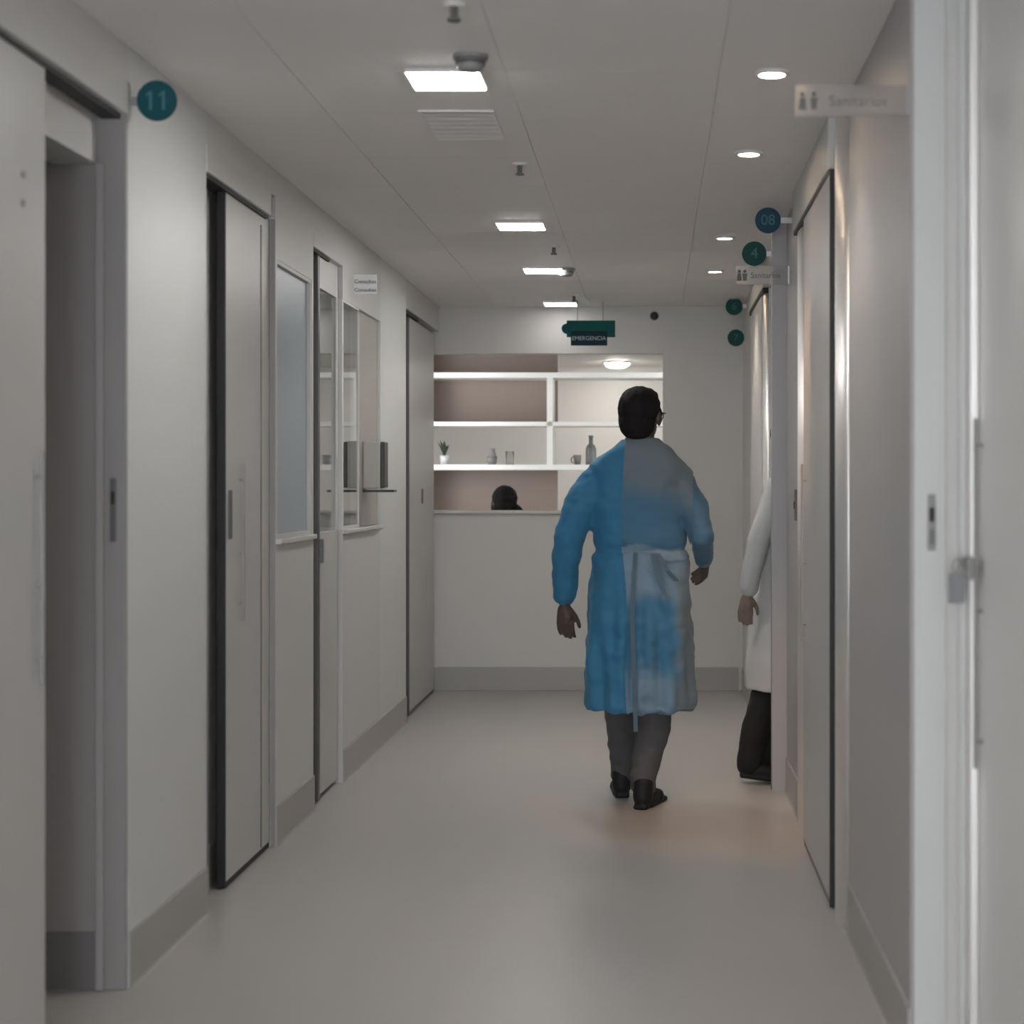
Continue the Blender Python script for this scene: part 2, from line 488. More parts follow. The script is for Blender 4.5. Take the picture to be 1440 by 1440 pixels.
d1 = empty('door_1', (L, 3.45, 0), 'sliding door pushed half open before a dark room, nearest on the left', 'door', kind='structure')
leaf = box('door_leaf', (-1.47, -1.43, 2.75, 4.02, 0.012, 2.36), 'door', d1, bevel=.004)
bar_handle(leaf, -1.43, 1, 3.955, 0.89, 1.43)
for z in (2.055, 1.99):
    cyl('bolt_cap', (-1.428, 3.87, z), .008, .006, 'grey', leaf, axis='X', seg=14)
box('header_box', (N, L + .003, 2.55, 4.585, HZ, 2.43), 'header', d1, bevel=.003)
box('track', (-1.475, -1.425, 2.56, 4.58, HZ - .013, HZ), 'rubber', d1)
sp = box('strike_plate', (-1.452, -1.435, 4.565, 4.571, 1.20, 1.37), 'dsteel', d1, bevel=.002)
box('keyhole', (-1.449, -1.439, 4.562, 4.566, 1.30, 1.335), 'rubber', sp, bevel=.002)
box('jamb_panel', (N, L - .001, 4.570, 4.586, 0, HZ), 'jamb_shade', d1, bevel=.002)  # dark sheet over the pier end, its shade put into the colour
box('reveal_shade_panel', (-1.75, N, 4.574, 4.584, .155, 2.212), 'room', d1)  # darker cover on the reveal, standing in for shade
box('reveal_skirting', (-1.75, N, 4.568, 4.584, 0, .155), 'skirt_shade', d1)  # real skirting, its colour darkened for shade
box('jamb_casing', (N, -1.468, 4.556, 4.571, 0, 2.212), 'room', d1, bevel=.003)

d2 = empty('door_2', (L, 5.9, 0), 'closed grey sliding door with a black leading edge beside the white pier', 'door', kind='structure')
leaf = box('door_leaf', (-1.453, -1.43, 5.715, 6.375, 0.022, 2.34), 'door', d2, bevel=.003)
box('rubber_seal', (-1.458, -1.429, 5.700, 5.716, 0.006, 2.34), 'rubber', d2, bevel=.003)
box('bottom_seal', (-1.45, -1.431, 5.716, 6.36, 0.004, 0.022), 'rubber', d2)
box('header_box', (N, L + .003, 5.39, 6.30, HZ, 2.43), 'header', d2, bevel=.003)
box('track', (-1.475, -1.42, 5.395, 6.29, HZ - .012, HZ), 'rubber', d2)
pl = box('pull_plate', (-1.431, -1.424, 5.745, 5.785, 1.17, 1.335), 'dsteel', leaf, bevel=.003)
bar_handle(leaf, -1.43, 1, 5.90, 0.885, 1.43)
box('stile', (-1.431, -1.427, 6.22, 6.228, 0.03, 2.3), 'dsteel', leaf)
box('jamb_shade_strip', (-1.427, L - .001, 6.372, 6.382, 0, HZ), 'jamb_shade', d2)  # darkened cover so the bright pier end looks shaded

d3 = empty('door_3', (L, 7.45, 0), 'slim sliding door with a glazed upper panel, between the two windows', 'door', kind='structure')
leaf = box('door_leaf', (-1.453, -1.43, 7.31, 7.745, 0.022, 1.15), 'door', d3, bevel=.003)
box('stile', (-1.453, -1.43, 7.31, 7.33, 1.15, 2.345), 'dsteel', d3)
box('stile', (-1.453, -1.43, 7.715, 7.745, 1.15, 2.345), 'trim', d3)
box('top_rail', (-1.453, -1.43, 7.33, 7.715, 2.2, 2.345), 'door', d3)
box('pane', (-1.444, -1.437, 7.33, 7.715, 1.15, 2.2), 'glass', d3)
box('rubber_seal', (-1.462, -1.425, 7.270, 7.31, 0.006, 2.345), 'dsteel', d3, bevel=.004)
box('header_box', (N, L + .003, 7.09, 7.76, HZ, 2.43), 'header', d3, bevel=.003)
box('track', (-1.475, -1.42, 7.095, 7.5, HZ - .012, HZ), 'rubber', d3)
box('pull_plate', (-1.43, -1.41, 7.29, 7.32, 1.02, 1.12), 'dsteel', d3, bevel=.003)

d4 = empty('door_4', (L, 10.4, 0), 'farthest sliding door on the left, closed against the end wall', 'door', kind='structure')
leaf = box('door_leaf', (-1.453, -1.43, 10.02, 11.15, 0.022, 2.34), 'door', d4, bevel=.003)
box('rubber_seal', (-1.458, -1.428, 9.99, 10.022, 0.004, 2.34), 'dsteel', d4, bevel=.003)
box('bottom_seal', (-1.45, -1.431, 10.02, 11.14, 0.004, 0.022), 'dsteel', d4)
box('header_box', (N, L + .003, 9.75, END, HZ + .02, 2.43), 'header', d4, bevel=.003)
box('track', (-1.475, -1.42, 9.755, 10.35, HZ, HZ + .02), 'rubber', d4)
box('pull_plate', (-1.431, -1.424, 10.55, 10.6, 1.24, 1.33), 'dsteel', leaf, bevel=.003)

# right-hand doors
d5 = empty('door_5', (RW, 3.1, 0), 'pale door with a long pull bar, nearest on the right', 'door', kind='structure')
leaf = box('door_leaf', (.735, .775, 2.32, 3.905, 0.012, 2.50), 'white', d5, bevel=.004)
box('edge_profile', (.715, .735, 3.845, 3.925, 0.012, 2.50), 'alu', d5, bevel=.004)
bar_handle(leaf, .735, -1, 3.80, 0.72, 1.50)
box('header_box', (.61, .78, 2.3, 3.93, 2.507, top), 'header', d5, bevel=.003)
box('jamb_panel', (.600, .735, 3.918, 3.932, 0, 2.505), 'pier', d5, bevel=.002)
box('door_stop', (.672, .700, 3.906, 3.919, 0, 2.50), 'wall', d5, bevel=.003)
sp = box('strike_plate', (.631, .648, 3.911, 3.919, 1.203, 1.33), 'grey', d5, bevel=.002)
box('keyhole', (.634, .645, 3.908, 3.912, 1.268, 1.30), 'rubber', sp, bevel=.002)
box('latch_plate', (.634, .645, 3.908, 3.912, 1.215, 1.25), 'dsteel', sp, bevel=.002)
box('lock_case', (.700, .716, 3.80, 3.86, 1.14, 1.19), 'grey', d5, bevel=.004)

d6 = empty('door_6', (RW, 6, 0), 'sliding door with a thick black leading edge on the right, under a header box', 'door', kind='structure')
leaf = box('door_leaf', (.567, .588, 5.46, 6.42, 0.02, 2.362), 'door', d6, bevel=.003)
box('rubber_seal', (.565, .590, 5.445, 5.46, 0.004, 2.362), 'rubber', d6, bevel=.003)
box('bottom_seal', (.568, .586, 5.46, 6.4, 0.004, 0.02), 'dsteel', d6)
bar_handle(leaf, .567, -1, 6.3, 0.78, 1.43)
box('header_box', (.560, RW, 5.46, 6.84, 2.365, CZ), 'header', d6, bevel=.003)
box('track', (.563, .592, 5.47, 6.83, 2.35, 2.366), 'rubber', d6)
casing(d6, 5.30, .023, .14, CZ)
casing(d6, 6.69, .022, .16, 2.348)
pp = box('pull_plate', (.585, RW, 7.02, 7.08, 1.205, 1.335), 'dsteel', d6, bevel=.003)
box('keyhole', (.582, .586, 7.035, 7.065, 1.255, 1.285), 'rubber', pp, bevel=.001)

d7 = empty('door_7', (RW, 9.35, 0), 'far right sliding door between two pale vertical casings, beyond the white coat', 'door', kind='structure')
leaf = box('door_leaf', (.567, .588, 8.92, 9.80, 0.02, 2.362), 'door', d7, bevel=.003)
box('header_box', (.560, RW, 8.72, 9.96, 2.365, 2.46), 'header', d7, bevel=.003)
box('track', (.563, .592, 8.74, 9.95, 2.34, 2.366), 'rubber', d7)
casing(d7, 8.82, .022, .085, 2.338)
casing(d7, 9.90, .022, .075, 2.338)

# ------------------------------------------------------------------ ceiling fittings
GL = 'square ceiling lamps along the corridor'
def panel_light(y, label, m='lamp'):
    t = empty('ceiling_light', (-.595, y, CZ), label, 'lamp', GL)
    h = .1075
    fr = bmesh.new()
    box('diffuser', (-.595 - h + .006, -.595 + h - .006, y - h + .006, y + h - .006, CZ - .014, CZ - .006), m, t)
    for b in ((-h, -h + .006, -h, h), (h - .006, h, -h, h), (-h + .006, h - .006, -h, -h + .006), (-h + .006, h - .006, h - .006, h)):
        box('frame', (-.595 + b[0], -.595 + b[1], y + b[2], y + b[3], CZ - .012, CZ), 'white', t)
    box('backing', (-.595 - h + .006, -.595 + h - .006, y - h + .006, y + h - .006, CZ - .005, CZ), 'white', t)
    fr.free()
for y, lb in ((4.93, 'square white ceiling lamp, the largest and nearest of the row'),
              (7.70, 'square white ceiling lamp, second nearest in the row'),
              (9.29, 'square white ceiling lamp, third in the row beside a detector'),
              ):
    panel_light(y, lb)
panel_light(11.0, 'square white ceiling lamp at the end wall above the green sign', 'lamp_dim')
panel_light(2.2, 'square ceiling lamp before the nearest one in view, above the frame')

GD = 'round warm downlights on the right side of the ceiling'
def downlight(y, label, power=SPOT, aim=(0, 0), tint=(1, .86, .72), cone=95):
    x = .34
    t = empty('downlight', (x, y, CZ), label, 'lamp', GD)
    obj('ring', lathe_bm((x, y, CZ - .012), [(.037, .004), (.040, 0), (.050, .004), (.052, .012), (.037, .012)]), 'white', t, smooth=True)
    cyl('lens', (x, y, CZ - .005), .037, .006, 'down', t, seg=24)
    ld = bpy.data.lights.new('downlight_beam', 'SPOT')
    ld.energy = power; ld.color = tint; ld.spot_size = R(cone); ld.spot_blend = .9; ld.shadow_soft_size = .035
    lo = bpy.data.objects.new('downlight_beam', ld); C.objects.link(lo)
    lo.parent = t
    lo.location = (0, 0, -.02)
    lo.rotation_euler = (R(aim[1]), R(aim[0]), 0)
downlight(4.87, 'round downlight at upper right, nearest of the four', SPOT * .8)
downlight(6.04, 'round downlight glowing amber, second of the four', SPOT * 4.0, (-3, 22), (1, .60, .36), 50)
downlight(8.09, 'round downlight, third of the four, left of the blue disc sign', SPOT * 1.8)
downlight(9.35, 'round downlight, smallest and farthest, left of the green disc sign', SPOT * 1.8)
downlight(2.4, 'round downlight behind the viewer, out of the photo')

GS = 'sprinkler heads in line down the ceiling'
def sprinkler(y, label):
    x = -.487
    t = empty('sprinkler', (x, y, CZ), label, 'sprinkler', GS)
    cyl('rosette', (x, y, CZ - .004), .022, .008, 'ceil', t, r2=.03, seg=16)
    cyl('body', (x, y, CZ - .022), .009, .03, 'dgrey', t, seg=12)
    cyl('deflector', (x, y, CZ - .040), .016, .005, 'dgrey', t, seg=12)
for y, lb in ((4.18, 'ceiling sprinkler head cut off by the top edge of the photo'),
              (6.25, 'ceiling sprinkler head between the first and second square lamps'),
              (8.4, 'ceiling sprinkler head between the second and third square lamps'),
              (10.55, 'small ceiling sprinkler head next to the farthest square lamp')):
    sprinkler(y, lb)
GK = 'grey detectors on the ceiling'
def detector(x, y, label):
    t = empty('smoke_detector', (x, y, CZ), label, 'detector', GK)
    cyl('base', (x, y, CZ - .006), .048, .012, 'grey', t, seg=24)
    obj('head', lathe_bm((x, y, CZ - .045), [(0, 0), (.028, .002), (.036, .01), (.04, .033)]), 'grey', t, smooth=True)
    cyl('vent_ring', (x, y, CZ - .022), .041, .008, 'dgrey', t, seg=24)
detector(-.50, 4.68, 'grey smoke detector right above the nearest square lamp')
detector(-.47, 9.27, 'grey smoke detector right of the third square lamp')

v = empty('ceiling_vent', (-.62, 5.58, CZ), 'faint white ceiling vent behind the nearest square lamp', 'vent')
for b in ((-.74, -.73, 5.36, 5.8), (-.51, -.5, 5.36, 5.8), (-.73, -.51, 5.36, 5.372), (-.73, -.51, 5.788, 5.8)):
    box('frame', (*b, CZ - .006, CZ), 'ceil', v)
for i in range(6):
    y = 5.40 + i * .066
    bm = box_bm((-.73, -.51, y, y + .06, CZ - .0055, CZ - .003))
    bmesh.ops.rotate(bm, verts=bm.verts[:], cent=(-.62, y + .02, CZ - .006), matrix=Matrix.Rotation(R(2), 3, 'X'))
    obj('slat', bm, 'ceil', v)

# sensor on the end wall under the ceiling
t = empty('sensor_dome', (.01, END, 2.46), 'small dark round sensor high on the end wall', 'sensor')
cyl('mount', (.01, END - .006, 2.468), .030, .012, 'grey', t, axis='Y', seg=20)
bm = bmesh.new(); add_ball(bm, (.01, END - .012, 2.468), (.026, .024, .026))
obj('dome', bm, 'dark', t, smooth=True)

# ------------------------------------------------------------------ signs
def disc(x, y, z, m, s, wallx, label, ts=.062, dm='digit'):
    t = empty('disc_sign', (x, y, z), label, 'sign', 'round number signs on the walls')
    cyl('disc', (x, y, z), .0545, .008, m, t, axis='Y', seg=40, bevel=.001)
    for i, ch in enumerate(s):
        cx = x + (i - (len(s) - 1) / 2) * ts * .5
        if ch == '1':
            k = ts
            pr = [(.07, -.36), (.07, .36), (-.02, .36), (-.16, .24), (-.16, .15), (-.04, .23), (-.04, -.36)]
            bm = bmesh.new()
            f = [bm.verts.new((cx + a * k, y - .0055, z + b * k)) for a, b in pr]
            g = [bm.verts.new((cx + a * k, y - .0035, z + b * k)) for a, b in pr]
            bm.faces.new(f); bm.faces.new(g)
            for j in range(len(pr)): bm.faces.new((f[j], f[(j + 1) % len(pr)], g[(j + 1) % len(pr)], g[j]))
            obj('digit', bm, dm, t)
        else:
            text('digit', ch, ts, (cx, y - .0047, z), dm, t)
    e = x + (.053 if wallx > x else -.053)
    box('wall_bracket', (min(e, wallx), max(e, wallx), y - .003, y + .003, z - .012, z + .012), 'steel', t)
disc(-1.342, 4.62, 2.392, 'teal', '11', L, 'round teal sign reading 11 on the white pier at upper left', .07)
disc(.486, 7.2, 2.469, 'blue', '08', RW, 'round petrol blue number sign, highest on the right wall')
disc(.452, 7.6, 2.383, 'green', '4', .528, 'round green number sign just below the blue disc sign', .068)
disc(.515, 10.8, 2.484, 'green', '6', RW, 'small far round green sign beside the far ceiling corner')
disc(.538, 11.05, 2.307, 'green', '7', RW, 'lowest and farthest round green sign, near the end wall')

def blade(y, x0, x1, z0, z1, label, k):
    t = empty('blade_sign', ((x0 + x1) / 2, y, z0), label, 'sign', 'clear toilet signs on the right wall')
    box('plate', (x0, x1, y - .003, y + .003, z0, z1), 'acrylic', t, bevel=.001)
    h = z1 - z0
    zc = (z0 + z1) / 2
    w = x1 - x0
    for i, fx in enumerate((.062, .165)):
        px = x0 + fx * w
        bm = bmesh.new()
        pr = [(-.009, -.02), (.009, -.02), (.0065, .006), (-.0065, .006)] if i == 0 else [(-.0065, -.02), (.0065, -.02), (.009, .006), (-.009, .006)]
        sc = h / .066
        f = [bm.verts.new((px + a * sc, y - .0042, zc + b * sc)) for a, b in pr]
        g = [bm.verts.new((px + a * sc, y - .0028, zc + b * sc)) for a, b in pr]
        bm.faces.new(f); bm.faces.new(g)
        for j in range(4): bm.faces.new((f[j], f[(j + 1) % 4], g[(j + 1) % 4], g[j]))
        p = obj('pictogram', bm, 'print', t)
        cyl('pictogram_head', (px, y - .0035, zc + .0135 * sc), .0058 * sc, .0014, 'print', p, axis='Y', seg=14)
    text('lettering', 'Sanitarios', h * k, (x0 + .56 * w, y - .0035, zc - .002), 'print2', t, depth=.0006)
    box('wall_bracket', (x1 - .004, x1 + .002, y - .008, y + .008, z0, z1), 'steel', t)
blade(3.96, .331, RW - .002, 2.208, 2.278, 'translucent blade sign with two figures, nearest at upper right', .50)
blade(7.42, .362, RW - .002, 2.225, 2.305, 'small translucent blade sign with two figures, below the green disc', .42)

# white blade sign on the left wall
t = empty('blade_sign', (-1.36, 8.05, 2.27), 'small white blade sign with two grey lines on the left wall', 'sign')
box('plate', (L, -1.30, 8.045, 8.052, 2.255, 2.345), 'white', t, bevel=.001)
for z in (2.272, 2.312):
    text('lettering', 'Consultas', .026, (-1.355, 8.0435, z), 'dgrey', t, depth=.0006)

# green emergency sign hanging before the end wall
EY = 10.9
def ex(px): return (px - 918) * EY / F
def ez(py): return EYE - (py - 683) * EY / F
t = empty('exit_sign', (ex(830), EY, ez(487)), 'green hanging emergency sign under the ceiling by the end wall', 'sign')
box('upper_plate', (ex(797), ex(865), EY - .02, EY + .02, ez(474), ez(451)), 'exit', t, bevel=.003)
cyl('end_cap', (ex(797), EY - .003, ez(462.5)), .032, .05, 'teal', t, axis='Y', seg=20)
lo_ = box('lower_plate', (ex(803), ex(854), EY - .03, EY - .021, ez(486.5), ez(466)), 'exit2', t, bevel=.002)
text('lettering', 'EMERGENCIA', .036, (ex(828.5), EY - .0325, ez(476.5)), 'pale', lo_)
for px in (812, 848):
    cyl('hanger', (ex(px), EY, (ez(451) + CZ) / 2), .003, CZ - ez(451), 'grey', t, seg=8)

# dispenser on the left wall
t = empty('soap_dispenser', (L, 8.43, 1.32), 'beige wall dispenser with a dark front and drip tray on the left wall', 'dispenser')
box('body', (L - .015, -1.337, 8.37, 8.49, 1.335, 1.57), 'shade', t, bevel=.008)
box('front_panel', (-1.337, -1.316, 8.375, 8.485, 1.34, 1.565), 'dark', t, bevel=.005)
box('drip_tray', (L - .015, -1.272, 8.38, 8.48, 1.318, 1.330), 'dark', t, bevel=.003)

# key with tag in the near right-hand door
t = empty('key_tag', (.66, 3.80, 1.10), 'grey key tag hanging from the lock of the nearest right door', 'tag')
def kx(px, d): return (px - 918) * d / F
def kz(py, d): return EYE - (py - 683) * d / F
D0 = 3.80
box('tag_plate', (kx(1334, D0), kx(1357, D0), D0 - .002, D0 + .002, kz(848, D0), kz(806, D0)), 'tag', t, bevel=.0018)
ring = [(kx(1348, D0) + .014 * math.cos(a), D0, kz(797, D0) + .018 * math.sin(a)) for a in [i * math.pi / 10 for i in range(21)]]
obj('key_ring', tube_bm(ring, .0022), 'grey', t, smooth=True)
obj('key', tube_bm([(kx(1350, D0), D0, kz(789, D0)), (.69, D0 + .01, 1.175), (.702, D0 + .02, 1.172)], .0035), 'grey', t, smooth=True)

# ------------------------------------------------------------------ hatch, shelves and what stands on them
ct = box('countertop', (-1.489, HX1 - .002, END - .03, 11.46, HB + .002, HB + .022), 'endwall', bevel=.004)
tag(ct, 'pale narrow countertop along the sill of the hatch', 'counter')

SY0, SY1 = 12.1, 12.4
S = F / SY0
def sx(px): return (px - 918) / S
def sz(py): return EYE - (py - 683) / S
shv = empty('shelf_unit', (-.75, SY0, 0), 'white open shelving with lit front edges behind the hatch', 'shelf')
SX0, SX1 = -1.66, .14
for py in (527.5, 596, 657):
    z = sz(py); h = .019 if py != 596 else .015
    b = box('shelf_board', (SX0 + .03, SX1 - .03, SY0 + .012, SY1, z - h, z + h), 'shelf', shv)
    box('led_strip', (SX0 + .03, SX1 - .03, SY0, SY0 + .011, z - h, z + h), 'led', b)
for x0 in (SX0, SX1 - .03):
    box('upright', (x0, x0 + .03, SY0, SY1, 0, CZ), 'shelf', shv)
b = box('divider', (sx(769), sx(777), SY0 + .012, SY1, sz(657) + .019, sz(527.5) - .019), 'shelf', shv)
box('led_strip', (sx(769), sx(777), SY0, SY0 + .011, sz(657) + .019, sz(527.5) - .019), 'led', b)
PX1 = sx(780)
for z0, z1 in ((0, sz(657) - .02), (sz(596) + .016, sz(527.5) - .02), (sz(527.5) + .02, CZ)):
    box('back_panel', (SX0 + .03, PX1 + .005, SY1, SY1 + .018, z0, z1), 'brown', shv)
zs = sz(657) + .019

def on_shelf(px, y=SY0 + .1): return ((px - 918) * y / F, y, zs)
c = on_shelf(625)
t = empty('potted_plant', c, 'small dark plant in a white pot at the left end of the middle shelf', 'plant')
obj('pot', lathe_bm(c, [(.026, 0), (.034, .065), (.031, .065), (.027, .05), (0, .05)]), 'white', t, smooth=True)
for i in range(9):
    a = i * 2.4
    l = .05 + .05 * ((i * 7) % 5) / 5
    base = Vector(c) + Vector((0, 0, .05))
    tip = base + Vector((math.cos(a) * l * .6, math.sin(a) * l * .6, l + .03))
    mid = (base + tip) / 2 + Vector((0, 0, .02))
    bm = bmesh.new()
    side = Vector((-math.sin(a), math.cos(a), 0)) * .014
    vv = [bm.verts.new(p) for p in (base, mid + side, tip, mid - side)]
    up = [bm.verts.new(p + Vector((0, 0, .003))) for p in (base, mid + side, tip, mid - side)]
    bm.faces.new(vv); bm.faces.new(up)
    for j in range(4): bm.faces.new((vv[j], vv[(j + 1) % 4], up[(j + 1) % 4], up[j]))
    obj('leaf', bm, 'leaf', t)
c = on_shelf(692)
t = empty('vase', c, 'squat grey stoneware vase in the middle of the left shelf', 'vase')
obj('body', lathe_bm(c, [(.024, 0), (.034, .02), (.036, .05), (.026, .085), (.02, .10), (.024, .115), (.019, .115), (.016, .10), (0, .03)]), 'stone', t, smooth=True)
obj('band', lathe_bm((c[0], c[1], c[2] + .048), [(.0365, 0), (.038, .005), (.0365, .01)]), 'dgrey', t, smooth=True)
c = on_shelf(717)
t = empty('drinking_glass', c, 'clear drinking glass right of the grey vase', 'glass')
obj('bowl', lathe_bm(c, [(.026, 0), (.031, .095), (.0285, .095), (.024, .01), (0, .01)]), 'tumbler', t, smooth=True)
c = on_shelf(831)
t = empty('bottle', c, 'tall grey bottle on the right shelf beside the man in the gown', 'bottle')
obj('body', lathe_bm(c, [(.036, 0), (.038, .01), (.038, .11), (.03, .135), (.015, .15), (.0145, .195), (0, .195)]), 'wine', t, smooth=True)
cyl('cap', (c[0], c[1], c[2] + .2), .017, .018, 'dgrey', t, seg=16)
c = on_shelf(812)
t = empty('cup', c, 'low grey cup left of the bottle on the right shelf', 'cup')
obj('bowl', lathe_bm(c, [(.022, 0), (.03, .07), (.027, .07), (.02, .01), (0, .01)]), 'stone', t, smooth=True)
obj('cup_handle', tube_bm([(c[0] - .027 - .018 * math.sin(a), c[1], c[2] + .035 + .022 * math.cos(a)) for a in [i * math.pi / 8 for i in range(9)]], .004), 'stone', t, smooth=True)

# lamps in the room behind the hatch
t = empty('ceiling_light', (-.34, 16.3, CZ), 'oval ceiling lamp in the bright room seen over the shelves', 'lamp')
cyl('base', (-.34, 16.3, CZ - .008), .13, .016, 'white', t, seg=28)
obj('diffuser', lathe_bm((-.34, 16.3, CZ - .055), [(0, 0), (.07, .004), (.10, .018), (.115, .038)]), 'roomlamp', t, smooth=True)
t = empty('ceiling_light', (.3, 14.2, CZ), 'unseen square lamp added to brighten the back room, hidden above the hatch', 'lamp')  # unseen lamp, added to brighten the room behind the shelves
box('frame', (.1, .5, 14.0, 14.4, CZ - .012, CZ), 'white', t, bevel=.003)
box('diffuser', (.12, .48, 14.02, 14.38, CZ - .02, CZ - .012), 'roomlamp', t)

# ------------------------------------------------------------------ people
def hand(bm, wrist, aim, palm_n, thumb, s=1.0, curl=.35):
    """palm and five fingers; aim = along the fingers, palm_n = out of the palm, thumb = towards the thumb"""
    w = Vector(wrist); a = Vector(aim).normalized(); n = Vector(palm_n).normalized(); t = Vector(thumb).normalized()
    k = w + a * .085 * s
    limb(bm, [w, w + a * .03 * s, w + a * .06 * s + t * .012 * s, k + t * .008 * s], [.024 * s, .024 * s, .024 * s, .018 * s])
    limb(bm, [w + a * .03 * s - t * .012 * s, k - t * .022 * s], [.021 * s, .017 * s])
    for i, ln in enumerate((.074, .082, .076, .060)):
        b = k + t * (.030 - .020 * i) * s
        d1 = (a + n * curl * .6).normalized(); d2 = (a + n * curl * 1.6).normalized(); d3 = (a + n * curl * 2.8).normalized()
        p1 = b + d1 * ln * .45 * s; p2 = p1 + d2 * ln * .32 * s; p3 = p2 + d3 * ln * .25 * s
        limb(bm, [b, p1, p2, p3], [.0098 * s, .009 * s, .0082 * s, .0072 * s])
    b = w + a * .03 * s + t * .02 * s
    d = (a * .75 + t * .6 + n * .35).normalized()
    limb(bm, [b, b + d * .035 * s, b + d * .055 * s + a * .012 * s, b + d * .062 * s + a * .028 * s], [.015 * s, .0115 * s, .010 * s, .0085 * s])

def head(bm, c, rz, s=1.0):
    """skull, jaw, nose, brow, lips and ears; faces local +y, turned by rz"""
    c = Vector(c); Rm = Matrix.Rotation(rz, 3, 'Z')
    def at(x, y, z): return c + Rm @ Vector((x, y, z)) * s
    add_ball(bm, at(0, -.012, .022), (.076 * s, .094 * s, .088 * s), rz, 24)
    add_ball(bm, at(0, .022, -.035), (.060 * s, .066 * s, .075 * s), rz, 20)
    add_ball(bm, at(0, .052, -.085), (.030 * s, .030 * s, .024 * s), rz)
    limb(bm, [at(0, .082, .018), at(0, .098, -.012), at(0, .104, -.026)], [.009 * s, .011 * s, .013 * s])
    for q in (-1, 1):
        add_ball(bm, at(q * .03, .074, .026), (.026 * s, .012 * s, .008 * s), rz)
        add_ball(bm, at(q * .079, -.008, -.012), (.010 * s, .020 * s, .032 * s), rz)
        add_ball(bm, at(q * .013, .094, -.031), (.009 * s, .010 * s, .008 * s), rz)
    add_ball(bm, at(0, .083, -.053), (.024 * s, .010 * s, .006 * s), rz)
    add_ball(bm, at(0, .081, -.064), (.020 * s, .010 * s, .007 * s), rz)
    return at

def eyes(at, parent, s=1.0):
    for q in (-1, 1):
        bm = bmesh.new(); add_ball(bm, at(q * .031, .074, .006), .0125 * s)
        e = obj('eye', bm, 'eye', parent, smooth=True)
        bm = bmesh.new(); add_ball(bm, at(q * .031, .083, .006), .0055 * s)
        obj('iris', bm, 'shoe', e, smooth=True)

def shoe(name, heel, rz, parent, m='shoe', pitch=0.0):
    """sole and upper around local +y; heel = point under the ankle at the back of the sole"""
    bm = bmesh.new()
    T = Matrix.Translation(heel) @ Matrix.Rotation(rz, 4, 'Z') @ Matrix.Rotation(pitch, 4, 'X')
    def q(x, y, z): return T @ Vector((x, y, z))
    limb(bm, [q(0, .035, .045), q(0, .10, .04), q(0, .17, .033), q(0, .225, .028)], [.038, .038, .036, .027])
    limb(bm, [q(-.012, .17, .028), q(.012, .18, .028)], [.03, .03])
    limb(bm, [q(0, .04, .05), q(0, .048, .10)], [.042, .043])
    for (y0, y1, w) in ((.0, .075, .031), (.06, .26, .036)):
        b2 = box_bm((-w, w, y0, y1, 0.0, .02), .006)
        me = bpy.data.meshes.new('t'); b2.to_mesh(me); b2.free(); me.transform(T); bm.from_mesh(me); bpy.data.meshes.remove(me)
    return skin(name, bm, .006, m, parent, 3)

def loft(bm, rings, seg=40, power=2.4):
    """closed super-ellipse loft; rings = (z, cx, cy, rx, ry)"""
    rs = []
    for z, cx, cy, rx, ry in rings:
        ring = []
        for i in range(seg):
            a = 2 * math.pi * i / seg
            c, s = math.cos(a), math.sin(a)
            ring.append(bm.verts.new((cx + rx * math.copysign(abs(c) ** (2 / power), c), cy + ry * math.copysign(abs(s) ** (2 / power), s), z)))
        rs.append(ring)
    for a, b in zip(rs, rs[1:]):
        for i in range(seg):
            bm.faces.new((a[i], a[(i + 1) % seg], b[(i + 1) % seg], b[i]))
    bm.faces.new(rs[0]); bm.faces.new(rs[-1])

# ---- man in the blue gown, walking away
Y = 7.2
man = empty('person', (-.07, Y, 0), 'man in a blue disposable gown and grey trousers walking away down the corridor', 'person')
bm = bmesh.new()
RZ = R(-16)
at = head(bm, (-.052, Y - .005, 1.645), RZ, 1.06)
limb(bm, [(-.055, Y - .02, 1.43), (-.053, Y - .012, 1.56)], [.066, .060])
limb(bm, [(-.06, Y, .98), (-.065, Y, 1.15), (-.07, Y, 1.33)], [.11, .108, .112])
limb(bm, [(-.225, Y, 1.345), (-.06, Y - .01, 1.40), (.10, Y, 1.345)], [.05, .07, .05])
limb(bm, [(-.23, Y, 1.335), (-.37, Y - .05, 1.13), (-.372, Y + .01, .865)], [.05, .04, .027])
limb(bm, [(.105, Y, 1.335), (.205, Y - .09, 1.14), (.222, Y + .11, 1.03)], [.05, .04, .027])
hand(bm, (-.372, Y + .012, .855), (.02, .06, -1), (.25, .97, 0), (.97, -.25, 0), 1.0, .45)
hand(bm, (.222, Y + .11, 1.03), (-.02, .72, -.5), (-1, 0, -.3), (-.1, .5, .8), 1.0, .8)
hipL, kneeL, ankL = (-.155, Y, .93), (-.142, Y + .06, .51), (-.128, Y + .23, .11)
hipR, kneeR, ankR = (.03, Y, .93), (.003, Y + .02, .51), (-.045, Y - .03, .11)
limb(bm, [hipL, kneeL, ankL], [.085, .058, .038])
limb(bm, [hipR, kneeR, ankR], [.085, .058, .038])
limb(bm, [ankL, (-.13, Y + .29, .05)], [.033, .024])
limb(bm, [ankR, (-.02, Y + .03, .05)], [.033, .024])
body = skin('body', bm, .005, 'skin', man, 3)
eyes(at, body, 1.06)
